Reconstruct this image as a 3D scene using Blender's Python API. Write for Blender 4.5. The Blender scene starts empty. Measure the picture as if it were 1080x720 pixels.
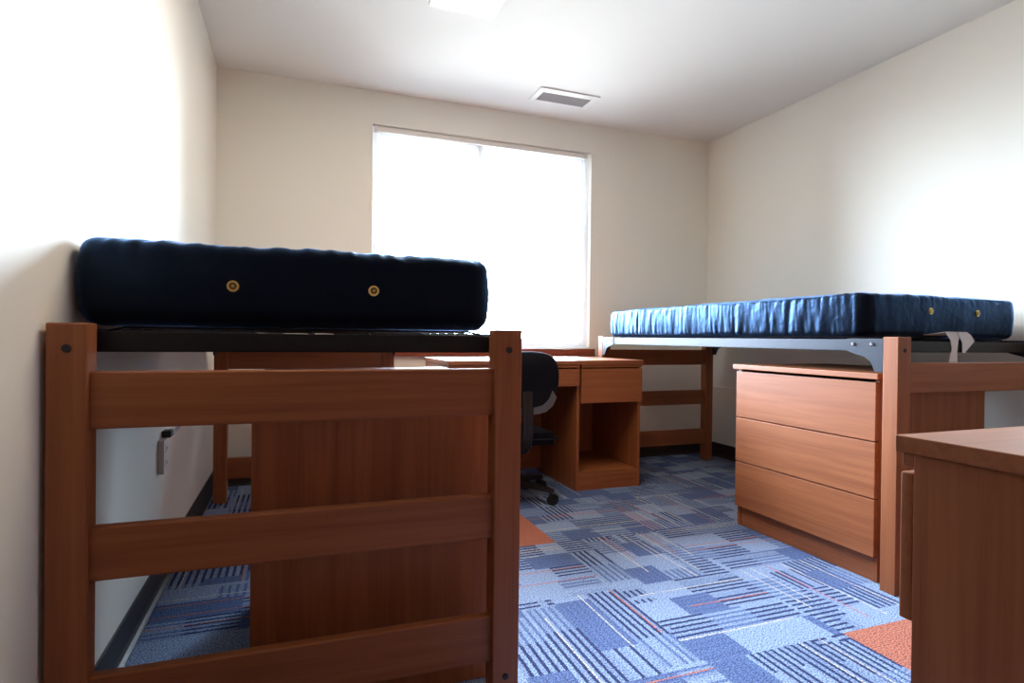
import bpy, bmesh, math, random
from mathutils import Vector, Matrix, noise

random.seed(7)
scene = bpy.context.scene
COL = scene.collection

# ------------------------------------------------------------------ numbers
XL, XR, YB, YF, ZC = -0.4415, 3.0675, 3.806, -0.40, 2.461     # room shell
H = 0.8955                                                    # eye height

# ------------------------------------------------------------------ materials
def new_mat(name):
    m = bpy.data.materials.new(name)
    m.use_nodes = True
    nt = m.node_tree
    return m, nt, nt.nodes['Principled BSDF']

def simple(name, col, rough=0.5, metal=0.0, spec=0.5, bump=0.0, bscale=200.0, var=0.0):
    m, nt, b = new_mat(name)
    b.inputs['Base Color'].default_value = (*col, 1)
    b.inputs['Roughness'].default_value = rough
    b.inputs['Metallic'].default_value = metal
    b.inputs['Specular IOR Level'].default_value = spec
    if bump or var:
        tc = nt.nodes.new('ShaderNodeTexCoord')
        nz = nt.nodes.new('ShaderNodeTexNoise')
        nz.inputs['Scale'].default_value = bscale
        nz.inputs['Detail'].default_value = 3
        nt.links.new(tc.outputs['Object'], nz.inputs['Vector'])
        if bump:
            bp = nt.nodes.new('ShaderNodeBump')
            bp.inputs['Strength'].default_value = bump
            bp.inputs['Distance'].default_value = 0.002
            nt.links.new(nz.outputs['Fac'], bp.inputs['Height'])
            nt.links.new(bp.outputs['Normal'], b.inputs['Normal'])
        if var:
            r = nt.nodes.new('ShaderNodeValToRGB')
            r.color_ramp.elements[0].color = (*[c * (1 - var) for c in col], 1)
            r.color_ramp.elements[1].color = (*[min(1, c * (1 + var)) for c in col], 1)
            nt.links.new(nz.outputs['Fac'], r.inputs['Fac'])
            nt.links.new(r.outputs['Color'], b.inputs['Base Color'])
    return m

def wood(name, axis, dark, light, rough=0.5, seed=0.0, spec=0.4):
    """laminate/wood with the grain running along the given axis"""
    m, nt, b = new_mat(name)
    N, L = nt.nodes, nt.links
    tc = N.new('ShaderNodeTexCoord')
    mp = N.new('ShaderNodeMapping')
    sc = [34.0, 34.0, 34.0]
    sc['XYZ'.index(axis)] = 1.3
    mp.inputs['Scale'].default_value = sc
    mp.inputs['Location'].default_value = (seed, seed * 1.7, seed * 0.6)
    L.new(tc.outputs['Object'], mp.inputs['Vector'])
    n1 = N.new('ShaderNodeTexNoise'); n1.inputs['Scale'].default_value = 1.0
    n1.inputs['Detail'].default_value = 5; n1.inputs['Distortion'].default_value = 0.9
    L.new(mp.outputs['Vector'], n1.inputs['Vector'])
    mp2 = N.new('ShaderNodeMapping')
    sc2 = [210.0] * 3; sc2['XYZ'.index(axis)] = 5.0
    mp2.inputs['Scale'].default_value = sc2
    L.new(tc.outputs['Object'], mp2.inputs['Vector'])
    n2 = N.new('ShaderNodeTexNoise'); n2.inputs['Scale'].default_value = 1.0
    n2.inputs['Detail'].default_value = 2
    L.new(mp2.outputs['Vector'], n2.inputs['Vector'])
    mx = N.new('ShaderNodeMath'); mx.operation = 'MULTIPLY_ADD'
    L.new(n2.outputs['Fac'], mx.inputs[0]); mx.inputs[1].default_value = 0.35
    L.new(n1.outputs['Fac'], mx.inputs[2])
    r = N.new('ShaderNodeValToRGB')
    r.color_ramp.elements[0].position = 0.42; r.color_ramp.elements[0].color = (*dark, 1)
    r.color_ramp.elements[1].position = 0.86; r.color_ramp.elements[1].color = (*light, 1)
    L.new(mx.outputs[0], r.inputs['Fac'])
    L.new(r.outputs['Color'], b.inputs['Base Color'])
    b.inputs['Roughness'].default_value = rough
    b.inputs['Specular IOR Level'].default_value = spec
    bp = N.new('ShaderNodeBump'); bp.inputs['Strength'].default_value = 0.05
    bp.inputs['Distance'].default_value = 0.001
    L.new(n2.outputs['Fac'], bp.inputs['Height']); L.new(bp.outputs['Normal'], b.inputs['Normal'])
    return m

WD, WL = (0.232, 0.066, 0.019), (0.345, 0.111, 0.037)
WOOD = {a: wood('cherry_wood_' + a.lower(), a, WD, WL) for a in 'XYZ'}
WOODTOP = wood('cherry_laminate_top', 'X', WD, WL, rough=0.30, spec=0.7)
SILL = wood('sill_wood', 'X', (0.20, 0.045, 0.022), (0.26, 0.062, 0.03), 0.4)
CREAM = (0.84, 0.81, 0.725)
M_WALL = simple('wall_paint', CREAM, 0.75, spec=0.25, bump=0.06, bscale=260)
M_CEIL = simple('ceiling_paint', (0.82, 0.815, 0.79), 0.85, spec=0.2, bump=0.08, bscale=300)
M_BOUNCECUT = wood('bounce_cut_wood', 'Z', (0.10, 0.045, 0.025), (0.15, 0.07, 0.04), 0.5)  # dark wood put on unseen surfaces to keep bounced light down
M_BASE = simple('rubber_baseboard', (0.022, 0.016, 0.016), 0.45, bump=0.02)
M_VINYL = simple('white_vinyl', (0.85, 0.86, 0.85), 0.4, bump=0.01)
def translucent(m, col, f):
    nt = m.node_tree; b = nt.nodes['Principled BSDF']; out = nt.nodes['Material Output']
    t = nt.nodes.new('ShaderNodeBsdfTranslucent'); t.inputs['Color'].default_value = (*col, 1)
    mx = nt.nodes.new('ShaderNodeMixShader'); mx.inputs[0].default_value = f
    nt.links.new(b.outputs[0], mx.inputs[1]); nt.links.new(t.outputs[0], mx.inputs[2])
    nt.links.new(mx.outputs[0], out.inputs['Surface'])
translucent(M_VINYL, (0.9, 0.92, 0.92), 0.25)
M_HEAD = simple('blind_headrail', (0.80, 0.77, 0.72), 0.45, bump=0.01)
M_BLACK = simple('black_steel', (0.005, 0.005, 0.006), 0.45, spec=0.3, bump=0.05, bscale=500)
M_BLUEST = simple('blued_steel', (0.008, 0.012, 0.028), 0.52, metal=0.0, spec=0.4, bump=0.04, bscale=500)
M_BOLT = simple('bolt_steel', (0.45, 0.45, 0.47), 0.3, metal=1.0, bump=0.01)
M_SCREW = simple('dark_screw', (0.03, 0.028, 0.03), 0.35, metal=0.6, bump=0.01)
M_BRASS = simple('brass', (0.75, 0.55, 0.18), 0.28, metal=1.0, bump=0.01)
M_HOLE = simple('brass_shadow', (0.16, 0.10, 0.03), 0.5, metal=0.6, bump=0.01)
M_TAG = simple('white_webbing', (0.80, 0.79, 0.78), 0.8, bump=0.3, bscale=900)
M_PLATE = simple('ivory_plastic', (0.74, 0.72, 0.68), 0.4, bump=0.01)
M_DARKP = simple('black_plastic', (0.007, 0.007, 0.008), 0.45, bump=0.05, bscale=400)
M_GREYP = simple('grey_plastic', (0.12, 0.125, 0.13), 0.4, bump=0.05, bscale=400)
M_CABLE = simple('grey_cable', (0.42, 0.43, 0.46), 0.5, bump=0.01)
M_CHAIRF = simple('chair_fabric', (0.006, 0.006, 0.010), 0.85, spec=0.2, bump=0.3, bscale=900)
M_VENTF = simple('vent_enamel', (0.84, 0.84, 0.82), 0.4, bump=0.01)
M_VENTS = simple('vent_slat_grey', (0.40, 0.40, 0.40), 0.5, bump=0.01)
M_VENTD = simple('vent_dark', (0.10, 0.10, 0.10), 0.8, bump=0.01)
M_LAMPF = simple('lamp_enamel', (0.80, 0.78, 0.72), 0.4, bump=0.01)

def satin():
    """navy nylon ticking: dark blue cloth with a blue satin gloss"""
    m = bpy.data.materials.new('navy_nylon'); m.use_nodes = True
    nt = m.node_tree; N, L = nt.nodes, nt.links
    N.remove(N['Principled BSDF']); out = N['Material Output']
    d = N.new('ShaderNodeBsdfDiffuse'); d.inputs['Color'].default_value = (0.005, 0.006, 0.010, 1)
    g = N.new('ShaderNodeBsdfGlossy'); g.inputs['Color'].default_value = (0.33, 0.57, 1.0, 1)
    g.inputs['Roughness'].default_value = 0.42
    tc = N.new('ShaderNodeTexCoord')
    nz = N.new('ShaderNodeTexNoise'); nz.inputs['Scale'].default_value = 900; nz.inputs['Detail'].default_value = 1
    L.new(tc.outputs['Object'], nz.inputs['Vector'])
    nb = N.new('ShaderNodeTexNoise'); nb.inputs['Scale'].default_value = 18; nb.inputs['Detail'].default_value = 4
    nb.inputs['Distortion'].default_value = 0.6
    L.new(tc.outputs['Object'], nb.inputs['Vector'])
    b1 = N.new('ShaderNodeBump'); b1.inputs['Strength'].default_value = 0.12; b1.inputs['Distance'].default_value = 0.001
    L.new(nz.outputs['Fac'], b1.inputs['Height'])
    b2 = N.new('ShaderNodeBump'); b2.inputs['Strength'].default_value = 0.3; b2.inputs['Distance'].default_value = 0.012
    L.new(nb.outputs['Fac'], b2.inputs['Height']); L.new(b1.outputs['Normal'], b2.inputs['Normal'])
    for s in (d, g): L.new(b2.outputs['Normal'], s.inputs['Normal'])
    lw = N.new('ShaderNodeFresnel'); lw.inputs['IOR'].default_value = 1.33
    L.new(b2.outputs['Normal'], lw.inputs['Normal'])
    mt = N.new('ShaderNodeMath'); mt.operation = 'MULTIPLY_ADD'
    L.new(lw.outputs[0], mt.inputs[0]); mt.inputs[1].default_value = 1.7; mt.inputs[2].default_value = -0.022; mt.use_clamp = True
    mix = N.new('ShaderNodeMixShader')
    L.new(mt.outputs[0], mix.inputs[0]); L.new(d.outputs[0], mix.inputs[1]); L.new(g.outputs[0], mix.inputs[2])
    L.new(mix.outputs[0], out.inputs['Surface'])
    return m
M_NAVY = satin()

def emit(name, col, strength):
    m = bpy.data.materials.new(name); m.use_nodes = True
    nt = m.node_tree; nt.nodes.remove(nt.nodes['Principled BSDF'])
    e = nt.nodes.new('ShaderNodeEmission')
    e.inputs['Color'].default_value = (*col, 1); e.inputs['Strength'].default_value = strength
    nt.links.new(e.outputs[0], nt.nodes['Material Output'].inputs['Surface'])
    return m
M_DIFF = emit('lamp_diffuser', (1.0, 0.85, 0.67), 17.0)

def glass():
    m = bpy.data.materials.new('window_glass'); m.use_nodes = True
    nt = m.node_tree; N, L = nt.nodes, nt.links
    N.remove(N['Principled BSDF'])
    t = N.new('ShaderNodeBsdfTransparent'); t.inputs['Color'].default_value = (0.95, 0.97, 0.97, 1)
    g = N.new('ShaderNodeBsdfGlossy'); g.inputs['Roughness'].default_value = 0.02
    f = N.new('ShaderNodeFresnel'); f.inputs['IOR'].default_value = 1.45
    mx = N.new('ShaderNodeMixShader')
    L.new(f.outputs[0], mx.inputs[0]); L.new(t.outputs[0], mx.inputs[1]); L.new(g.outputs[0], mx.inputs[2])
    L.new(mx.outputs[0], N['Material Output'].inputs['Surface'])
    return m
M_GLASS = glass()

def carpet():
    m, nt, bs = new_mat('carpet_tiles'); N, L = nt.nodes, nt.links
    def val(x):
        return x
    def math_(op, a, b=None, c=None):
        n = N.new('ShaderNodeMath'); n.operation = op
        for i, v in enumerate((a, b, c)):
            if v is None: continue
            if isinstance(v, (int, float)): n.inputs[i].default_value = v
            else: L.new(v, n.inputs[i])
        return n.outputs[0]
    def mixf(f, a, b): return math_('ADD', math_('MULTIPLY', a, math_('SUBTRACT', 1.0, f)), math_('MULTIPLY', b, f))
    def white(x, y, z):
        c = N.new('ShaderNodeCombineXYZ')
        for i, v in enumerate((x, y, z)):
            if isinstance(v, (int, float)): c.inputs[i].default_value = v
            else: L.new(v, c.inputs[i])
        w = N.new('ShaderNodeTexWhiteNoise'); w.noise_dimensions = '3D'
        L.new(c.outputs[0], w.inputs['Vector'])
        return w.outputs['Value']
    def mixc(f, a, b):
        n = N.new('ShaderNodeMix'); n.data_type = 'RGBA'
        for k, v in ((0, f), (6, a), (7, b)):
            if isinstance(v, tuple): n.inputs[k].default_value = (*v, 1)
            elif isinstance(v, (int, float)): n.inputs[k].default_value = v
            else: L.new(v, n.inputs[k])
        return n.outputs[2]
    tc = N.new('ShaderNodeTexCoord'); sp = N.new('ShaderNodeSeparateXYZ')
    # a slight wobble so that yarn lines are not ruler straight
    wn = N.new('ShaderNodeTexNoise'); wn.inputs['Scale'].default_value = 170
    L.new(tc.outputs['Object'], wn.inputs['Vector'])
    L.new(tc.outputs['Object'], sp.inputs[0])
    wob = math_('MULTIPLY', math_('SUBTRACT', wn.outputs['Fac'], 0.5), 0.022)
    P = 0.503
    tx = math_('DIVIDE', math_('SUBTRACT', sp.outputs[0], 1.08), P)
    ty = math_('DIVIDE', math_('SUBTRACT', sp.outputs[1], 2.318), P)
    ix, iy = math_('FLOOR', tx), math_('FLOOR', ty)
    fx, fy = math_('FRACT', math_('ADD', tx, wob)), math_('FRACT', math_('ADD', ty, wob))
    par = math_('FLOORED_MODULO', math_('ADD', ix, iy), 2.0)
    a, b = mixf(par, fx, fy), mixf(par, fy, fx)
    band = math_('FLOOR', math_('MULTIPLY', b, 4.0))
    off = white(ix, iy, math_('ADD', band, 20.0))
    blk = math_('FLOOR', math_('ADD', math_('MULTIPLY', a, 3.2), off))
    key = math_('ADD', math_('MULTIPLY', band, 7.0), math_('MULTIPLY', blk, 31.0))
    r1 = white(ix, iy, key)
    rr = white(ix, iy, math_('ADD', key, 400.0))
    NS = 20.0
    s = math_('FLOOR', math_('MULTIPLY', b, NS)); sf = math_('FRACT', math_('MULTIPLY', b, NS))
    s2 = math_('FLOOR', math_('MULTIPLY', a, NS)); sf2 = math_('FRACT', math_('MULTIPLY', a, NS))
    cross = math_('GREATER_THAN', r1, 0.86)
    sfm = mixf(cross, sf, sf2)
    drop = white(ix, iy, math_('ADD', math_('MULTIPLY', s, 13.0), math_('MULTIPLY', blk, 3.0)))
    stripe = math_('MULTIPLY', math_('GREATER_THAN', sfm, 0.58), math_('GREATER_THAN', drop, 0.16))
    LIGHT, MID, DARK = (0.235, 0.31, 0.465), (0.095, 0.142, 0.285), (0.028, 0.04, 0.115)
    tone = white(ix, iy, math_('ADD', s, 100.0))
    lt = mixc(tone, LIGHT, (0.18, 0.24, 0.385))
    dk = mixc(math_('GREATER_THAN', rr, 0.65), DARK, MID)
    col = mixc(stripe, lt, dk)
    col = mixc(math_('LESS_THAN', r1, 0.26), col, LIGHT)
    mid = mixc(stripe, MID, (0.085, 0.12, 0.26))
    isM = math_('MULTIPLY', math_('GREATER_THAN', r1, 0.26), math_('LESS_THAN', r1, 0.44))
    col = mixc(isM, col, mid)
    # thin accent yarns that run the length of a tile
    acc = white(ix, iy, math_('ADD', s, 300.0))
    thin = math_('MULTIPLY', math_('LESS_THAN', sf, 0.20), math_('LESS_THAN', math_('ABSOLUTE', math_('SUBTRACT', a, white(ix, iy, math_('ADD', s, 900.0)))), 0.55))
    col = mixc(math_('MULTIPLY', thin, math_('GREATER_THAN', acc, 0.86)), col, (0.50, 0.48, 0.42))
    col = mixc(math_('MULTIPLY', thin, math_('LESS_THAN', acc, 0.09)), col, (0.42, 0.14, 0.085))
    # two plain terracotta tiles
    def eq(v, k): return math_('COMPARE', v, float(k), 0.1)
    t1 = math_('MULTIPLY', eq(ix, -1), eq(iy, 0)); t2 = math_('MULTIPLY', eq(ix, 1), eq(iy, -3))
    rib = mixc(math_('GREATER_THAN', math_('FRACT', math_('MULTIPLY', b, 60.0)), 0.5), (0.42, 0.155, 0.105), (0.36, 0.125, 0.085))
    col = mixc(math_('MAXIMUM', t1, t2), col, rib)
    # pile
    pn = N.new('ShaderNodeTexNoise'); pn.inputs['Scale'].default_value = 230; pn.inputs['Detail'].default_value = 2
    L.new(tc.outputs['Object'], pn.inputs['Vector'])
    pr = N.new('ShaderNodeMapRange'); pr.inputs[1].default_value = 0.36; pr.inputs[2].default_value = 0.64
    pr.inputs[3].default_value = 0.28; pr.inputs[4].default_value = 1.72
    L.new(pn.outputs['Fac'], pr.inputs[0])
    mul = N.new('ShaderNodeVectorMath'); mul.operation = 'SCALE'
    L.new(col, mul.inputs[0]); L.new(pr.outputs[0], mul.inputs['Scale'])
    L.new(mul.outputs[0], bs.inputs['Base Color'])
    bs.inputs['Roughness'].default_value = 0.95; bs.inputs['Specular IOR Level'].default_value = 0.1
    bp = N.new('ShaderNodeBump'); bp.inputs['Strength'].default_value = 0.5; bp.inputs['Distance'].default_value = 0.004
    L.new(pn.outputs['Fac'], bp.inputs['Height']); L.new(bp.outputs['Normal'], bs.inputs['Normal'])
    return m
M_CARPET = carpet()

# ------------------------------------------------------------------ mesh helpers
def box(bm, x0, x1, y0, y1, z0, z1, bev=0.0, seg=2):
    t = bmesh.new()
    bmesh.ops.create_cube(t, size=1.0)
    for v in t.verts:
        v.co = Vector(((x0 + x1) / 2 + v.co.x * (x1 - x0), (y0 + y1) / 2 + v.co.y * (y1 - y0), (z0 + z1) / 2 + v.co.z * (z1 - z0)))
    if bev:
        bmesh.ops.bevel(t, geom=list(t.edges), offset=bev, segments=seg, affect='EDGES', profile=0.5)
    merge(bm, t)

def merge(bm, t):
    me = bpy.data.meshes.new('tmp'); t.to_mesh(me); t.free()
    bm.from_mesh(me); bpy.data.meshes.remove(me)

def cyl(bm, p, axis, r, h, seg=20, r2=None, bev=0.0):
    """cylinder centred on p along a vector axis"""
    t = bmesh.new()
    bmesh.ops.create_cone(t, cap_ends=True, segments=seg, radius1=r, radius2=r if r2 is None else r2, depth=h)
    if bev:
        bmesh.ops.bevel(t, geom=[e for e in t.edges if abs(e.verts[0].co.z - e.verts[1].co.z) < 1e-6], offset=bev, segments=2, affect='EDGES')
    q = Vector((0, 0, 1)).rotation_difference(Vector(axis)).to_matrix().to_4x4()
    bmesh.ops.transform(t, matrix=Matrix.Translation(p) @ q, verts=t.verts)
    merge(bm, t)

def tube(bm, pts, r, seg=8):
    pts = [Vector(p) for p in pts]
    rings = []
    for i, p in enumerate(pts):
        d = (pts[min(i + 1, len(pts) - 1)] - pts[max(i - 1, 0)]).normalized()
        u = d.orthogonal().normalized() if i == 0 else (u0 - d * u0.dot(d)).normalized()
        u0 = u; w = d.cross(u)
        rings.append([bm.verts.new(p + (u * math.cos(2 * math.pi * k / seg) + w * math.sin(2 * math.pi * k / seg)) * r) for k in range(seg)])
    for a, b in zip(rings, rings[1:]):
        for k in range(seg):
            bm.faces.new((a[k], a[(k + 1) % seg], b[(k + 1) % seg], b[k]))
    bm.faces.new(rings[0][::-1]); bm.faces.new(rings[-1])

def loop_tube(bm, pts, r, seg=6):
    pts = [Vector(p) for p in pts]; n = len(pts); rings = []
    for i, p in enumerate(pts):
        d = (pts[(i + 1) % n] - pts[i - 1]).normalized()
        u = Vector((0, 0, 1)); w = d.cross(u).normalized()
        rings.append([bm.verts.new(p + (u * math.cos(2 * math.pi * k / seg) + w * math.sin(2 * math.pi * k / seg)) * r) for k in range(seg)])
    for i in range(n):
        a, b = rings[i], rings[(i + 1) % n]
        for k in range(seg):
            bm.faces.new((a[k], a[(k + 1) % seg], b[(k + 1) % seg], b[k]))

def prism(bm, poly, axis, a0, a1, bev=0.0):
    """extrude a 2-D outline; axis 'X': poly is (y,z); 'Y': (x,z); 'Z': (x,y)"""
    t = bmesh.new()
    def mk(p, a): return {'X': (a, p[0], p[1]), 'Y': (p[0], a, p[1]), 'Z': (p[0], p[1], a)}[axis]
    A = [t.verts.new(mk(p, a0)) for p in poly]; B = [t.verts.new(mk(p, a1)) for p in poly]
    t.faces.new(A[::-1]); t.faces.new(B)
    for i in range(len(poly)):
        j = (i + 1) % len(poly); t.faces.new((A[i], A[j], B[j], B[i]))
    bmesh.ops.recalc_face_normals(t, faces=t.faces)
    if bev: bmesh.ops.bevel(t, geom=list(t.edges), offset=bev, segments=2, affect='EDGES')
    merge(bm, t)

def obj(name, bm, mat, parent=None, smooth=False, kind=None, label=None):
    bmesh.ops.recalc_face_normals(bm, faces=bm.faces)
    me = bpy.data.meshes.new(name); bm.to_mesh(me); bm.free()
    me.materials.append(mat)
    if smooth:
        for p in me.polygons: p.use_smooth = True
        if smooth != 'all':
            try: me.set_sharp_from_angle(angle=math.radians(35))
            except Exception: pass
    o = bpy.data.objects.new(name, me); COL.objects.link(o)
    if parent is not None: o.parent = parent
    if smooth and smooth != 'all':
        wn = o.modifiers.new('weighted_normal', 'WEIGHTED_NORMAL'); wn.keep_sharp = True; wn.weight = 100
    if kind: o['kind'] = kind
    if label: o['label'] = label
    return o

def part(name, mat, parent, *boxes, bev=0.0015, label=None):
    bm = bmesh.new()
    for b in boxes: box(bm, *b, bev=bev)
    return obj(name, bm, mat, parent, smooth=True, label=label)

def thing(name, label, cat, loc=(0, 0, 0), rotz=0.0, group=None):
    o = bpy.data.objects.new(name, None); COL.objects.link(o)
    o.empty_display_size = 0.1
    o.location = loc; o.rotation_euler = (0, 0, rotz)
    o['label'] = label; o['category'] = cat
    if group: o['group'] = group
    return o

def dup(root, loc, rotz, label):
    kids = {}
    for o in list(COL.objects):
        if o.parent: kids.setdefault(o.parent.name, []).append(o)
    def rec(o, parent):
        c = o.copy(); COL.objects.link(c)
        if parent is not None: c.parent = parent
        for k in kids.get(o.name, []): rec(k, c)
        return c
    r = rec(root, None)
    r.location = loc; r.rotation_euler = (0, 0, rotz); r['label'] = label
    return r

def struct(name, bm, mat, parent=None, smooth=False):
    return obj(name, bm, mat, parent, smooth=smooth, kind='structure')

# ------------------------------------------------------------------ room shell
WX0, WX1, WZ0, WZ1 = 0.4536, 2.021, 0.826, 2.254      # window opening
T = 0.14
bm = bmesh.new(); box(bm, XL - T, XR + T, YF - T, YB + T, -0.1, 0.0); struct('floor', bm, M_CARPET)
bm = bmesh.new(); box(bm, XL - T, XR + T, YF - T, YB + T, ZC, ZC + 0.1); struct('ceiling', bm, M_CEIL)
bm = bmesh.new(); box(bm, XL - T, XL, YF, YB, 0, ZC); struct('wall_left', bm, M_WALL)
bm = bmesh.new(); box(bm, XR, XR + T, YF, YB, 0, ZC); struct('wall_right', bm, M_WALL)
bm = bmesh.new(); box(bm, XL - T, XR + T, YF - T, YF, 0, ZC); struct('wall_front', bm, M_BOUNCECUT)  # unseen wall behind the camera, made dark so it bounces little light
bm = bmesh.new()
box(bm, XL - T, WX0, YB, YB + T, 0, ZC); box(bm, WX1, XR + T, YB, YB + T, 0, ZC)
box(bm, WX0, WX1, YB, YB + T, 0, WZ0); box(bm, WX0, WX1, YB, YB + T, WZ1, ZC)
struct('wall_back', bm, M_WALL)

def baseboard(name, poly_axis, c, a0, a1, sgn):
    # rubber cove base: thin, with a toe that flares out on to the carpet
    bm = bmesh.new()
    prof = [(0, 0.0), (0.020, 0.0), (0.019, 0.004), (0.010, 0.012), (0.005, 0.024), (0.004, 0.098), (0.002, 0.102), (0, 0.102)]
    if poly_axis == 'Y':   # runs along y, profile in x
        prism(bm, [(c + sgn * u, z) for u, z in prof], 'Y', a0, a1)
    else:
        prism(bm, [(c + sgn * u, z) for u, z in prof], 'X', a0, a1)
    return struct(name, bm, M_BASE)
baseboard('baseboard_left', 'Y', XL, 0.98, YB, 1)
baseboard('baseboard_right', 'Y', XR, YF, YB, -1)
baseboard('baseboard_back', 'X', YB, XL + 0.02, XR - 0.02, -1)

# window: vinyl frame with two sliding sashes and glass
win = bpy.data.objects.new('window_1', None); COL.objects.link(win)
win.location = (0, YB, 0); win['kind'] = 'structure'
bm = bmesh.new()
f = 0.03
for b in ((WX0, WX0 + f, .05, .13, WZ0, WZ1), (WX1 - f, WX1, .05, .13, WZ0, WZ1), (WX0 + f, WX1 - f, .05, .13, WZ0, WZ0 + f), (WX0 + f, WX1 - f, .05, .13, WZ1 - f, WZ1)):
    box(bm, *b, bev=0.003)
struct('window_frame', bm, M_VINYL, win, True)
MX = 1.187
for (a, b_, y) in ((WX0 + f, MX + 0.022, 0.062), (MX - 0.022, WX1 - f, 0.096)):
    bm = bmesh.new(); s = 0.032
    z0, z1 = WZ0 + f, WZ1 - f
    for q in ((a, a + s, y, y + .028, z0, z1), (b_ - s, b_, y, y + .028, z0, z1), (a + s, b_ - s, y, y + .028, z0, z0 + s), (a + s, b_ - s, y, y + .028, z1 - s, z1)):
        box(bm, *q, bev=0.002)
    sash = struct('window_sash', bm, M_VINYL, win, True)
    bm = bmesh.new(); box(bm, a + s, b_ - s, y + .011, y + .016, z0 + s, z1 - s)
    struct('window_pane', bm, M_GLASS, sash)
# wooden sill board under the window
bm = bmesh.new()
box(bm, 0.42, 2.056, YB - 0.030, YB, 0.770, 0.820, bev=0.003)
struct('trim_1', bm, SILL, smooth=True)

# unseen wooden door added beside the camera to cut light bounced off the left wall
dr = bpy.data.objects.new('added_door_1', None); COL.objects.link(dr)
dr.location = (XL, 0.36, 0); dr['kind'] = 'structure'
bm = bmesh.new(); box(bm, 0.004, 0.040, -0.55, 0.55, 0.008, 2.06, bev=0.002); leaf = struct('added_door_leaf', bm, M_BOUNCECUT, dr, True)
bm = bmesh.new()
for b in ((0.0005, 0.05, -0.61, -0.553, 0, 2.12), (0.0005, 0.05, 0.553, 0.61, 0, 2.12), (0.0005, 0.05, -0.553, 0.553, 2.063, 2.12)): box(bm, *b, bev=0.004)
struct('added_door_frame', bm, M_BOUNCECUT, dr, True)
bm = bmesh.new(); cyl(bm, (0.043, 0.47, 1.0), (1, 0, 0), 0.028, 0.006, 24); cyl(bm, (0.065, 0.47, 1.0), (1, 0, 0), 0.010, 0.045, 16)
tube(bm, [(0.085, 0.475, 1.0), (0.086, 0.43, 1.0), (0.084, 0.36, 0.998)], 0.009, 10)
struct('added_door_handle', bm, M_BOLT, leaf, True)

# blind headrail inside the window head
hr = thing('blind_headrail', 'narrow cream blind headrail with end brackets across the top of the window', 'blind', (1.235, YB + 0.034, 2.232))
part('rail', M_HEAD, hr, (-0.762, 0.750, -0.013, 0.013, -0.018, 0.016), bev=0.003)
for x in (-0.766, 0.738):
    part('bracket', M_PLATE, hr, (x - 0.002, x + 0.020, -0.017, 0.014, -0.022, 0.020), bev=0.002)
bm = bmesh.new(); tube(bm, [(0.715, -0.013, -0.016), (0.715, -0.020, -0.04), (0.716, -0.018, -0.5)], 0.003)
obj('tilt_wand', bm, M_VINYL, hr, True)

# ------------------------------------------------------------------ ceiling things
lamp = thing('ceiling_light', 'long white box light fixture on the ceiling, cut off by the top of the photo', 'ceiling light', (0.715, 2.04, ZC))
bm = bmesh.new()
for b in ((-.155, -.140, -.61, .61, -.05, 0), (.140, .155, -.61, .61, -.05, 0), (-.140, .140, -.61, -.595, -.05, 0), (-.140, .140, .595, .61, -.05, 0)):
    box(bm, *b, bev=0.002)
obj('frame', bm, M_LAMPF, lamp, True)
bm = bmesh.new(); box(bm, -.140, .140, -.595, .595, -.046, -.03, bev=.002); obj('diffuser', bm, M_DIFF, lamp, True)

vent = thing('ceiling_vent', 'rectangular white air vent with grey louvres in the ceiling near the window', 'vent', (1.63, 3.462, ZC))
bm = bmesh.new()
X0, X1, Y0, Y1 = -.21, .21, -.115, .09
for b in ((X0, -.17, Y0, Y1, -.009, 0), (.17, X1, Y0, Y1, -.009, 0), (-.17, .17, Y0, -.06, -.009, 0), (-.17, .17, .065, Y1, -.009, 0)):
    box(bm, *b, bev=0.003)
obj('frame', bm, M_VENTF, vent, True)
bm = bmesh.new(); box(bm, -.17, .17, -.06, .065, -.0015, 0); obj('backing', bm, M_VENTD, vent)
for k in range(9):
    y = -.052 + k * .0138
    bm = bmesh.new()
    prism(bm, [(y - .006, -.0015), (y - .0045, -.0015), (y + .006, -.0085), (y + .0045, -.0085)], 'X', -.17, .17)
    obj('louvre', bm, M_VENTS, vent)

# ------------------------------------------------------------------ beds
BW, BL = 0.939, 2.168
PW, PT, HP = 0.065, 0.058, 0.914
RAILS = ((0.7107, 0.8217), (0.4178, 0.5228), (0.1233, 0.2352))

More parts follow.
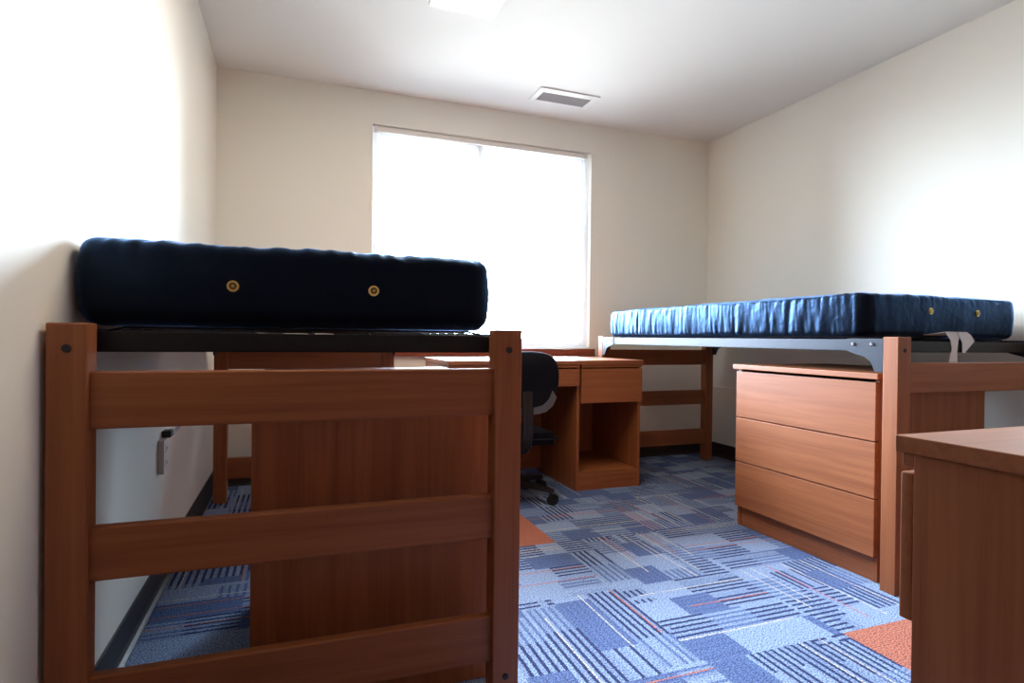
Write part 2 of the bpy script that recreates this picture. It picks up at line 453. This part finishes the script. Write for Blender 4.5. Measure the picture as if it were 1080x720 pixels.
def make_bed(label, loc, rotz):
    """origin: near-left outer corner of the footprint, x across, y along"""
    t = thing('bed_frame', label, 'bed', loc, rotz, group='wooden dorm bed frames')
    for ex in (0, 1):
        for ey in (0, 1):
            x0 = ex * (BW - PW); y0 = ey * (BL - PT)
            bm = bmesh.new(); box(bm, x0, x0 + PW, y0, y0 + PT, 0.0, HP, bev=0.003, seg=3)
            p = obj('post', bm, WOOD['Z'], t, True)
            yo = y0 if ey == 0 else y0 + PT; sg = -1 if ey == 0 else 1
            for dx, z in ((PW * .5, 0.866), (PW * .5, 0.092)):
                bm = bmesh.new()
                cyl(bm, (x0 + dx, yo + sg * 0.0005, z), (0, sg, 0), 0.0075, 0.004, 20, bev=0.001)
                cyl(bm, (x0 + dx, yo + sg * 0.0028, z), (0, sg, 0), 0.0035, 0.0016, 6)
                obj('bolt', bm, M_SCREW, p, True)
    for ey in (0, 1):
        y0 = 0.0157 if ey == 0 else BL - 0.0157 - 0.026
        for z0, z1 in RAILS:
            bm = bmesh.new(); box(bm, PW - 0.003, BW - PW + 0.003, y0, y0 + 0.026, z0, z1, bev=0.005, seg=3)
            obj('end_rail', bm, WOOD['X'], t, True)
    SZ0, SZ1 = 0.860, 0.9045
    for ex in (0, 1):
        xo = 0.004 if ex == 0 else BW - 0.004; sg = 1 if ex == 0 else -1
        bm = bmesh.new()
        # steel angle: upright web and a flange turned inwards
        xs = sorted((xo, xo + sg * 0.005)); box(bm, xs[0], xs[1], PT + 0.03, BL - PT - 0.03, SZ0, SZ1, bev=0.001)
        xs = sorted((xo, xo + sg * 0.04)); box(bm, xs[0], xs[1], PT + 0.03, BL - PT - 0.03, SZ0, SZ0 + 0.005, bev=0.001)
        r = obj('side_rail', bm, M_BLUEST, t, True)
        for ey in (0, 1):
            def Y(v): return PT + v if ey == 0 else BL - PT - v
            poly = [(Y(0.001), 0.9075), (Y(0.145), 0.9075), (Y(0.147), 0.860), (Y(0.120), 0.851), (Y(0.070), 0.838), (Y(0.050), 0.822), (Y(0.032), 0.786), (Y(0.001), 0.786)]
            xs = sorted((xo - sg * 0.003, xo + sg * 0.006))
            bm = bmesh.new(); prism(bm, poly, 'X', xs[0], xs[1], bev=0.0008); obj('bracket', bm, M_BLUEST, r, True)
            for v in (0.045, 0.122):
                bm = bmesh.new()
                cyl(bm, (xo - sg * 0.005, Y(v), 0.887), (-sg, 0, 0), 0.0085, 0.006, 20, r2=0.0045)
                obj('bolt', bm, M_BOLT, r, True)
    for ey in (0, 1):
        y0 = PT + 0.012 if ey == 0 else BL - PT - 0.012; sg = 1 if ey == 0 else -1
        bm = bmesh.new()
        ys = sorted((y0, y0 + sg * 0.005)); box(bm, 0.009, BW - 0.009, ys[0], ys[1], 0.858, 0.8985, bev=0.001)
        ys = sorted((y0, y0 + sg * 0.035)); box(bm, 0.009, BW - 0.009, ys[0], ys[1], 0.858, 0.863, bev=0.001)
        obj('end_bar', bm, M_BLACK, t, True)
    bm = bmesh.new()
    n = 7
    for k in range(n):
        x = 0.09 + k * (BW - 0.18) / (n - 1)
        tube(bm, [(x, PT + 0.025, 0.866), (x, PT + 0.06, 0.900), (x, PT + 0.11, 0.9025), (x, BL - PT - 0.11, 0.9025), (x, BL - PT - 0.06, 0.900), (x, BL - PT - 0.025, 0.866)], 0.003, 6)
    for k in range(16):
        y = PT + 0.115 + k * (BL - 2 * PT - 0.23) / 15
        tube(bm, [(0.011, y, 0.868), (0.05, y, 0.900), (0.085, y, 0.9085), (BW - 0.085, y, 0.9085), (BW - 0.05, y, 0.900), (BW - 0.011, y, 0.868)], 0.003, 6)
    obj('spring_deck', bm, M_BLACK, t, True)
    return t

LROT, RROT = -0.0153, -0.002
LB = (-0.4318, 1.306, 0.0); RB = (1.9844, 1.4406, 0.0)
bedL = make_bed('reddish wood bed frame against the left wall, its slatted end filling the lower left foreground', LB, LROT)
bedR = dup(bedL, RB, RROT, 'wooden bed frame along the right wall with a steel side rail over drawers')

# ------------------------------------------------------------------ mattresses
def rrect(w, l, r, nx, ny, nc):
    """outline points of a rounded rectangle centred on 0, counter-clockwise, and their outward normals"""
    pts = []
    cs = [((w / 2 - r), -(l / 2 - r), -90), ((w / 2 - r), (l / 2 - r), 0), (-(w / 2 - r), (l / 2 - r), 90), (-(w / 2 - r), -(l / 2 - r), 180)]
    ns = [ny, nx, ny, nx]
    for i, (cx, cy, a0) in enumerate(cs):
        for k in range(nc):
            a = math.radians(a0 + 90 * k / (nc - 1)); pts.append((cx + r * math.cos(a), cy + r * math.sin(a)))
        n2 = cs[(i + 1) % 4]
        a = math.radians(a0 + 90); p0 = (cx + r * math.cos(a), cy + r * math.sin(a))
        p1 = (n2[0] + r * math.cos(a), n2[1] + r * math.sin(a))
        for k in range(1, ns[i]):
            q = k / ns[i]; pts.append((p0[0] + (p1[0] - p0[0]) * q, p0[1] + (p1[1] - p0[1]) * q))
    return pts

def make_mattress(label, loc, rotz, w, l, h, seed, pleat=0.004, buttons=(), bot_r=0.045, top_r=0.022, crown=0.012, piping=True, wr=1.0):
    t = thing('mattress', label, 'mattress', loc, rotz, group='navy dorm mattresses')
    NX, NY, NC = 150, 320, 10
    prof = []
    prof.append((0.40, 0.0)); prof.append((0.2, 0.0)); prof.append((0.1, 0.0))
    for k in range(7):
        a = math.pi / 2 * k / 6; prof.append((bot_r * (1 - math.sin(a)), bot_r * (1 - math.cos(a))))
    nz = 12
    for k in range(1, nz): prof.append((-0.004 * math.sin(math.pi * k / nz), bot_r + (h - bot_r - top_r) * k / nz))
    for k in range(7):
        a = math.pi / 2 * k / 6; prof.append((top_r * (1 - math.cos(a)), h - top_r + top_r * math.sin(a)))
    for ins, fr in ((0.05, .25), (0.09, .45), (0.15, .7), (0.22, .87), (0.30, .96), (0.40, 1.0)): prof.append((ins, h + crown * fr))
    bm = bmesh.new(); rings = []
    base = rrect(w, l, 0.05, NX, NY, NC)
    for ins, z in prof:
        pts = rrect(w - 2 * ins, l - 2 * ins, max(0.05 - ins * 0.6, 0.012), NX, NY, NC)
        ring = []
        side = max(0.0, 1 - max(ins, 0) / 0.12)
        for (x, y), (bx, by) in zip(pts, base):
            d = Vector((x, y, 0)); nrm = Vector((bx, by, 0))
            # direction outwards from the outline
            ox = 1 if abs(bx) > w / 2 - 0.05 else 0; oy = 1 if abs(by) > l / 2 - 0.05 else 0
            o = Vector((ox * (1 if bx > 0 else -1), oy * (1 if by > 0 else -1), 0))
            if o.length == 0: o = nrm.normalized()
            o.normalize()
            u = by if ox and not oy else bx            # running coordinate along this side
            lean = (z / h - 0.5) * 0.02
            big = noise.noise(Vector((u * 9 + seed, z * 3 + ox * 5, seed)))
            fine = noise.noise(Vector(((u + lean + 0.01 * big) * 34 + seed * 3, z * 4.5 + oy * 9, seed + 2)))
            fin2 = noise.noise(Vector(((u - lean) * 75 + seed, z * 9, seed + 7)))
            amt = pleat * side * (0.55 + 0.9 * max(0, big + .2))
            edge = 0.6 + 0.9 * abs(z / h - 0.5) * 2
            if oy and not ox: amt *= 0.14 + 0.5 * max(0.0, z / h - 0.72) / 0.28
            disp = amt * (fine * 1.3 + 0.5 * fin2 * edge) + 0.005 * side * big * 0.6
            dz = 0.0
            if z > h * 0.9:
                dz = 0.006 * noise.noise(Vector((x * 7 + seed, y * 5, 1.3))) + 0.0035 * noise.noise(Vector((x * 22, y * 20 + seed, 4.0)))
                if ins < 0.16: dz += 0.004 * wr * (fine + 0.3 * fin2) * (0.5 + abs(big)) * (1 if oy or ins < 0.12 else 0)
            if z < 0.02: disp *= 0.2
            ring.append(bm.verts.new(d + o * disp + Vector((0, 0, max(z + dz, 0.0)))))
        rings.append(ring)
    n = len(base)
    for a, b in zip(rings, rings[1:]):
        for k in range(n): bm.faces.new((a[k], a[(k + 1) % n], b[(k + 1) % n], b[k]))
    bm.faces.new(rings[0][::-1]); bm.faces.new(rings[-1])
    obj('cover', bm, M_NAVY, t, 'all')
    if piping:
     bm = bmesh.new()
     pp = rrect(w - 0.018, l - 0.018, 0.045, 60, 120, 8)
     loop_tube(bm, [(x, y, h - 0.008 + 0.003 * noise.noise(Vector((x * 8, y * 8, seed)))) for x, y in pp], 0.0042)
     obj('piping', bm, M_NAVY, t, 'all')
    for bx, bz in buttons:                     # brass breather eyelets on the near end
        bm = bmesh.new()
        y = -l / 2 - 0.003
        cyl(bm, (bx, y, bz), (0, -1, 0), 0.0125, 0.012, 28, bev=0.002)
        e = obj('eyelet', bm, M_BRASS, t, True, label='brass eyelet')
        bm = bmesh.new(); cyl(bm, (bx, y - 0.0061, bz), (0, -1, 0), 0.0082, 0.0016, 24); obj('eyelet_mesh', bm, M_HOLE, e, True)
        bm = bmesh.new(); cyl(bm, (bx, y - 0.007, bz), (0, -1, 0), 0.0035, 0.003, 16, r2=0.002); obj('eyelet_stud', bm, M_BRASS, e, True)
    return t

ML = 1.905
def place(o, rot, x, y): c, s = math.cos(rot), math.sin(rot); return (o[0] + c * x - s * y, o[1] + s * x + c * y)
px, py = place(LB, LROT, 0.4515, 0.142 + ML / 2)
mattL = make_mattress('navy mattress on the left bed, its dark end with two brass eyelets facing us', (px, py, 0.9115), LROT, 0.914, ML, 0.186, 3.1, pleat=0.0022,
    buttons=((-0.153, 0.092), (0.155, 0.093)), bot_r=0.042, top_r=0.032, piping=False, wr=1.4)
px, py = place(RB, RROT, 0.468, 0.145 + ML / 2)
mattR = make_mattress('shiny blue pleated mattress on the right bed beside the right wall', (px, py, 0.9115), RROT, 0.905, ML, 0.169, 8.4, pleat=0.0040, crown=0.020,
    buttons=((-0.10, 0.108), (0.18, 0.106)), bot_r=0.03, top_r=0.018)

# white webbing strap hanging out from under the right mattress (part of it)
def ribbon(bm, pts, width_vec, th=0.0015):
    W = Vector(width_vec)
    A = []
    for p in pts:
        p = Vector(p); A.append((p, W if len(A) >= 0 else W))
    t = bmesh.new()
    f = [[t.verts.new(p + w * s + Vector((0, q, 0))) for s in (-.5, .5) for q in (-th / 2, th / 2)] for p, w in A]
    for a, b in zip(f, f[1:]):
        t.faces.new((a[0], a[2], b[2], b[0])); t.faces.new((a[1], b[1], b[3], a[3]))
        t.faces.new((a[0], b[0], b[1], a[1])); t.faces.new((a[2], a[3], b[3], b[2]))
    t.faces.new((f[0][0], f[0][1], f[0][3], f[0][2])); t.faces.new((f[-1][0], f[-1][2], f[-1][3], f[-1][1]))
    bmesh.ops.recalc_face_normals(t, faces=t.faces)
    merge(bm, t)
bm = bmesh.new()
ly = -ML / 2
strapY = 1.507 - py
def SP(pts): return [(x - px, z - 0.9115) for x, z in pts]
prism(bm, SP([(2.327, .936), (2.414, .938), (2.404, .893), (2.399, .860), (2.402, .818), (2.355, .818), (2.370, .871), (2.360, .908)]), 'Y', strapY, strapY + 0.0018)
prism(bm, SP([(2.395, .938), (2.446, .938), (2.470, .927), (2.492, .906), (2.490, .899), (2.437, .857), (2.424, .857), (2.423, .894), (2.402, .925)]), 'Y', strapY - 0.004, strapY - 0.0022)
x0 = 2.330 - px; x1 = 2.446 - px
prism(bm, [(strapY - 0.004, 0.0265), (strapY - 0.004, 0.0247), (ly + 0.004, 0.0125), (ly + 0.004, 0.0143)], 'X', x0, x1)
obj('strap', bm, M_TAG, mattR, False, label='white cloth strap hanging from the mattress end')

# ------------------------------------------------------------------ chests of drawers
def make_chest(label, loc, rotz):
    """origin: front-left floor corner seen from the front turned so that the drawers face -x, y runs along the front"""
    t = thing('chest_of_drawers', label, 'chest of drawers', loc, rotz, group='three drawer chests')
    Wd, D = 0.728, 0.615
    for y in (0.0, Wd - 0.019):
        part('side_panel', WOOD['Z'], t, (0.018, D, y, y + 0.019, 0, 0.757))
    part('back_panel', WOOD['Z'], t, (D - 0.012, D - 0.002, 0.019, Wd - 0.019, 0.02, 0.755))
    part('plinth', WOOD['Y'], t, (0.024, 0.042, 0.019, Wd - 0.019, 0, 0.088))
    part('top', WOOD['Y'], t, (-0.010, D + 0.005, -0.013, Wd + 0.013, 0.757, 0.779), bev=0.003)
    for z0, z1 in ((0.0955, 0.3095), (0.3135, 0.5225), (0.5265, 0.7455)):
        bm = bmesh.new()
        box(bm, 0.0, 0.0185, 0.001, Wd - 0.001, z0, z1, bev=0.003)
        for b in ((0.0185, 0.54, 0.03, 0.042, z0 + .02, z1 - .03), (0.0185, 0.54, Wd - 0.042, Wd - 0.03, z0 + .02, z1 - .03), (0.0185, 0.54, 0.042, Wd - 0.042, z0 + .02, z0 + .03), (0.53, 0.54, .042, Wd - .042, z0 + .03, z1 - .03)):
            box(bm, *b)
        obj('drawer', bm, WOOD['Y'], t, True)
    return t
chR = make_chest('light lit wooden chest with three wide drawers under the right bed', (2.012, 1.543, 0), 0.0)
chL = dup(chR, (0.523, 2.184 + 0.0, 0), math.pi, 'wooden chest under the left bed, seen from its side behind the bed end rails')

# ------------------------------------------------------------------ desks
def make_desk(label, loc, rotz):
    """origin: front right floor corner; x runs left (negative), y to the back; front faces -y"""
    t = thing('desk', label, 'desk', loc, rotz, group='pedestal desks')
    Wd, D = 1.205, 0.60
    Z0, Z1 = 0.745, 0.768
    part('desktop', WOODTOP, t, (-Wd - 0.006, 0.006, -0.022, D, Z0, Z1), bev=0.0018)
    part('side_panel', WOOD['Z'], t, (-0.019, 0, 0, D - 0.01, 0, Z0))                 # right outer panel
    part('side_panel', WOOD['Z'], t, (-0.433, -0.414, 0, D - 0.01, 0, Z0))            # pedestal inner panel
    part('side_panel', WOOD['Z'], t, (-Wd, -Wd + 0.019, 0, D - 0.01, 0, Z0))          # left leg panel
    part('back_panel', WOOD['Z'], t, (-0.414, -0.019, D - 0.03, D - 0.012, 0.02, Z0))
    part('modesty_panel', WOOD['X'], t, (-Wd + 0.019, -0.433, D - 0.08, D - 0.062, 0.03, Z0))
    part('apron', WOOD['X'], t, (-0.410, -0.001, -0.016, 0.0, 0.7265, Z0), (-0.398, -0.022, 0.0, 0.03, 0.7265, Z0), bev=0.001)
    part('apron', WOOD['X'], t, (-Wd + 0.003, -0.424, -0.016, 0.0, 0.7265, Z0), (-Wd + 0.022, -0.436, 0.0, 0.03, 0.7265, Z0), bev=0.001)
    part('shelf', WOOD['X'], t, (-0.414, -0.019, 0.006, D - 0.03, 0.090, 0.108))
    part('plinth', WOOD['X'], t, (-0.414, -0.019, 0.002, 0.02, 0, 0.090))
    part('divider', WOOD['X'], t, (-0.414, -0.019, 0.004, D - 0.03, 0.519, 0.535))
    bm = bmesh.new()
    box(bm, -0.411, -0.001, -0.019, -0.001, 0.5165, 0.718, bev=0.003)
    for b in ((-0.40, -0.388, 0, 0.5, 0.54, 0.69), (-0.045, -0.033, 0, 0.5, 0.54, 0.69), (-0.388, -0.045, 0, 0.5, 0.54, 0.55), (-0.388, -0.045, 0.49, 0.5, 0.55, 0.69)): box(bm, *b)
    obj('drawer', bm, WOOD['X'], t, True)
    bm = bmesh.new()
    box(bm, -Wd + 0.003, -0.424, -0.019, -0.001, 0.617, 0.718, bev=0.003)
    for b in ((-Wd + 0.05, -Wd + 0.062, 0, 0.42, 0.635, 0.70), (-0.462, -0.45, 0, 0.42, 0.635, 0.70), (-Wd + .062, -0.462, 0, .42, .635, .643), (-Wd + .062, -0.462, .41, .42, .643, .70)): box(bm, *b)
    obj('pencil_drawer', bm, WOOD['X'], t, True)
    return t
dk = make_desk('wooden desk below the window with an open shelf pedestal', (1.981, 3.058, 0), 0.0)
dk2 = dup(dk, (0.7845, 0.546, 0), math.pi, 'wooden desk in the right foreground, its top cut off by the photo edge')

# ------------------------------------------------------------------ office chair
ch = thing('office_chair', 'black office chair pushed under the desk, half hidden behind the left bed post', 'chair', (1.12, 3.06, 0), 0.0)
def outline(n=64):
    # half outline of the backrest (x, z) from the bottom centre to the top centre
    half = [(0.0, 0.500), (0.06, 0.500), (0.115, 0.510), (0.155, 0.540), (0.178, 0.585), (0.196, 0.625), (0.200, 0.665), (0.196, 0.715), (0.182, 0.762), (0.155, 0.797), (0.110, 0.818), (0.05, 0.827), (0.0, 0.829)]
    return half
def back_y(x, z, off=0.0): return -0.275 + 0.55 * x * x + 0.10 * (0.66 - z) + off - 0.25 * (z - 0.62) ** 2
half = outline()
full = half + [(-x, z) for x, z in half[-2:0:-1]]
def pad(poly, y_front, y_back, shrink, nr=6):
    t = bmesh.new(); cz = 0.665
    rings = []
    for k, (off, s) in enumerate(((y_back, 0.0), (y_back, 0.5), (y_back, 0.85), (y_back + (y_front - y_back) * .12, 0.965), (y_back + (y_front - y_back) * .5, 1.0), (y_back + (y_front - y_back) * .88, 0.965), (y_front, 0.85), (y_front, 0.5), (y_front, 0.0))):
        if s == 0.0:
            rings.append([t.verts.new((0, back_y(0, cz, off), cz))]); continue
        rings.append([t.verts.new((x * s * shrink, back_y(x * s, z, off), cz + (z - cz) * s * shrink)) for x, z in poly])
    for a, b in zip(rings, rings[1:]):
        n = max(len(a), len(b))
        for i in range(n):
            j = (i + 1) % n
            if len(a) == 1: t.faces.new((a[0], b[i], b[j]))
            elif len(b) == 1: t.faces.new((a[i], a[j], b[0]))
            else: t.faces.new((a[i], a[j], b[j], b[i]))
    return t
def subdiv(o, lv=1):
    md = o.modifiers.new('smooth', 'SUBSURF'); md.levels = lv; md.render_levels = lv + 1
bm = pad(full, 0.030, -0.008, 1.0); o = obj('backrest', bm, M_CHAIRF, ch, 'all'); subdiv(o)
# grey plastic rim on the lower half of the shell
low = [(x * 1.012, z - 0.002) for x, z in half if z < 0.60]
bm = bmesh.new()
rows = []
for (x, z), (x2, z2) in zip(low, [(x * 0.84, z + 0.036) for x, z in low]):
    rows.append((x, z, x2, z2))
rows = [(-x, z, -x2, z2) for x, z, x2, z2 in rows[:0:-1]] + rows
vs = [[bm.verts.new((x, back_y(x, z, -0.010), z)), bm.verts.new((x2, back_y(x2, z2, -0.013), z2)), bm.verts.new((x2, back_y(x2, z2, -0.004), z2)), bm.verts.new((x, back_y(x, z, 0.004), z))] for x, z, x2, z2 in rows]
for a, b in zip(vs, vs[1:]):
    for k in range(4): bm.faces.new((a[k], a[(k + 1) % 4], b[(k + 1) % 4], b[k]))
bm.faces.new(vs[0][::-1]); bm.faces.new(vs[-1])
obj('back_rim', bm, M_GREYP, ch, True, label='grey plastic rim along the bottom of the backrest')
bm = bmesh.new()
tpts = [(0, -0.285, 0.62), (0, -0.295, 0.52), (0, -0.298, 0.40), (0, -0.275, 0.33), (0, -0.22, 0.295), (0, -0.12, 0.288), (0, -0.04, 0.29)]
for dx in (-0.018, 0, 0.018): tube(bm, [(x + dx, y, z) for x, y, z in tpts], 0.013, 10)
obj('back_support', bm, M_DARKP, ch, True)
bm = bmesh.new()
t = bmesh.new(); bmesh.ops.create_cube(t, size=1.0)
for v in t.verts: v.co = Vector((v.co.x * 0.46, v.co.y * 0.44 + 0.0, 0.352 + v.co.z * 0.065))
bmesh.ops.bevel(t, geom=list(t.edges), offset=0.03, segments=4, affect='EDGES'); merge(bm, t)
obj('seat', bm, M_CHAIRF, ch, True)
part('mechanism', M_DARKP, ch, (-0.08, 0.08, -0.11, 0.10, 0.275, 0.322), bev=0.008)
bm = bmesh.new(); cyl(bm, (0, 0, 0.25), (0, 0, 1), 0.014, 0.07, 20); cyl(bm, (0, 0, 0.17), (0, 0, 1), 0.026, 0.13, 20, bev=.003)
obj('gas_column', bm, M_GREYP, ch, True)
bm = bmesh.new(); cyl(bm, (0, 0, 0.10), (0, 0, 1), 0.045, 0.055, 24, bev=.006); obj('hub', bm, M_DARKP, ch, True)
for k in range(5):
    a = math.radians(18 + 72 * k + 6)
    d = Vector((math.cos(a), math.sin(a), 0)); s = Vector((-d.y, d.x, 0))
    bm = bmesh.new()
    t = bmesh.new(); rings = []
    for r_, w_, zt, zb in ((0.035, 0.024, 0.118, 0.078), (0.15, 0.021, 0.105, 0.074), (0.262, 0.016, 0.088, 0.066), (0.285, 0.012, 0.082, 0.067)):
        rings.append([t.verts.new(d * r_ + s * w_ * q + Vector((0, 0, z))) for q, z in ((-1, zb), (1, zb), (0.75, zt), (-0.75, zt))])
    for A, B in zip(rings, rings[1:]):
        for i in range(4): t.faces.new((A[i], A[(i + 1) % 4], B[(i + 1) % 4], B[i]))
    t.faces.new(rings[0][::-1]); t.faces.new(rings[-1]); merge(bm, t)
    leg = obj('base_leg', bm, M_DARKP, ch, True)
    bm = bmesh.new()
    c = d * 0.268
    for q in (-1, 1): cyl(bm, c + s * 0.015 * q + d * 0.012 + Vector((0, 0, 0.0265)), s, 0.0265, 0.017, 24, bev=0.004)
    cyl(bm, c + Vector((0, 0, 0.052)), (0, 0, 1), 0.0065, 0.04, 12)
    box(bm, c.x - 0.011, c.x + 0.011, c.y - 0.011, c.y + 0.011, 0.028, 0.050, bev=0.003)
    obj('caster', bm, M_DARKP, leg, True)

# ------------------------------------------------------------------ wall outlet, cable, raceway
ol = thing('wall_outlet', 'ivory wall socket plate low on the left wall under the bed', 'outlet', (XL, 2.345, 0.466))
part('plate', M_PLATE, ol, (0.0, 0.020, -0.038, 0.038, -0.059, 0.059), bev=0.003)
for dz in (0.026, -0.024):
    s_ = part('socket', M_PLATE, ol, (0.0185, 0.0225, -0.017, 0.017, dz - 0.014, dz + 0.014), bev=0.0015)
    part('socket_hole', M_DARKP, s_, (0.0215, 0.0229, -0.009, -0.006, dz - 0.004, dz + 0.006), (0.0215, 0.0229, 0.005, 0.008, dz - 0.004, dz + 0.006), bev=0)
cb = thing('power_cable', 'grey cable with a black plug rising from the wall socket under the left bed', 'cable', (XL, 2.37, 0.53))
part('plug', M_DARKP, cb, (0.0, 0.030, -0.005, 0.045, -0.0045, 0.020), bev=0.004)
bm = bmesh.new()
tube(bm, [(0.015, 0.04, -0.008), (0.014, 0.08, -0.010), (0.013, 0.16, -0.010), (0.010, 0.28, -0.006), (0.008, 0.45, 0.004), (0.0055, 0.62, 0.012), (0.0055, 0.98, 0.018)], 0.005, 8)
obj('cord', bm, M_CABLE, cb, True)
rw = bmesh.new(); box(rw, XR - 0.008, XR, 2.4, YB, 0.526, 0.538, bev=0.002)
struct('trim_2', rw, M_WALL, smooth=True)

# ------------------------------------------------------------------ light
w = bpy.data.worlds.new('sky'); scene.world = w; w.use_nodes = True
wt = w.node_tree; bg = wt.nodes['Background']
# bright overcast sky above the horizon, duller ground below it
tc = wt.nodes.new('ShaderNodeTexCoord'); sx = wt.nodes.new('ShaderNodeSeparateXYZ')
wt.links.new(tc.outputs['Generated'], sx.inputs[0])
mr = wt.nodes.new('ShaderNodeMapRange'); mr.inputs[1].default_value = -0.06; mr.inputs[2].default_value = 0.10
wt.links.new(sx.outputs[2], mr.inputs[0])
rp = wt.nodes.new('ShaderNodeValToRGB')
rp.color_ramp.elements[0].color = (0.115, 0.122, 0.125, 1); rp.color_ramp.elements[1].color = (0.68, 0.81, 1.0, 1)
wt.links.new(mr.outputs[0], rp.inputs['Fac']); wt.links.new(rp.outputs['Color'], bg.inputs['Color'])
bg.inputs['Strength'].default_value = 82.0
# portal that guides sampling of the sky through the window opening
pl = bpy.data.lights.new('window_portal', 'AREA'); pl.shape = 'RECTANGLE'
pl.size = WX1 - WX0; pl.size_y = WZ1 - WZ0; pl.cycles.is_portal = True
po = bpy.data.objects.new('window_portal', pl); COL.objects.link(po)
po.location = ((WX0 + WX1) / 2, YB + 0.15, (WZ0 + WZ1) / 2); po.rotation_euler = (math.radians(-90), 0, 0)

# ------------------------------------------------------------------ camera
yaw, pitch, roll, F = 0.3566, -0.0065, 0.0115, 614.06
cy, sy = math.cos(yaw), math.sin(yaw); cp, sp_ = math.cos(pitch), math.sin(pitch); cr, sr = math.cos(roll), math.sin(roll)
fw = Vector((sy, cy, 0)) * cp + Vector((0, 0, sp_))
up = Vector((0, 0, cp)) - Vector((sy, cy, 0)) * sp_
rt = Vector((cy, -sy, 0))
R_ = rt * cr + up * sr; U_ = up * cr - rt * sr
cam = bpy.data.cameras.new('camera'); cam.sensor_width = 36; cam.lens = F / 1080 * 36; cam.clip_start = 0.02
co = bpy.data.objects.new('camera', cam); COL.objects.link(co)
m = Matrix((R_, U_, -fw)).transposed().to_4x4(); m.translation = (0, 0, H)
co.matrix_world = m
scene.camera = co

scene.view_settings.view_transform = 'Standard'
scene.view_settings.look = 'None'
scene.view_settings.gamma = 1.0
scene.view_settings.exposure = 0.60
scene.view_settings.use_curve_mapping = False
scene.cycles.max_bounces = 10
scene.cycles.diffuse_bounces = 7
scene.cycles.transparent_max_bounces = 12
scene.cycles.sample_clamp_indirect = 8.0
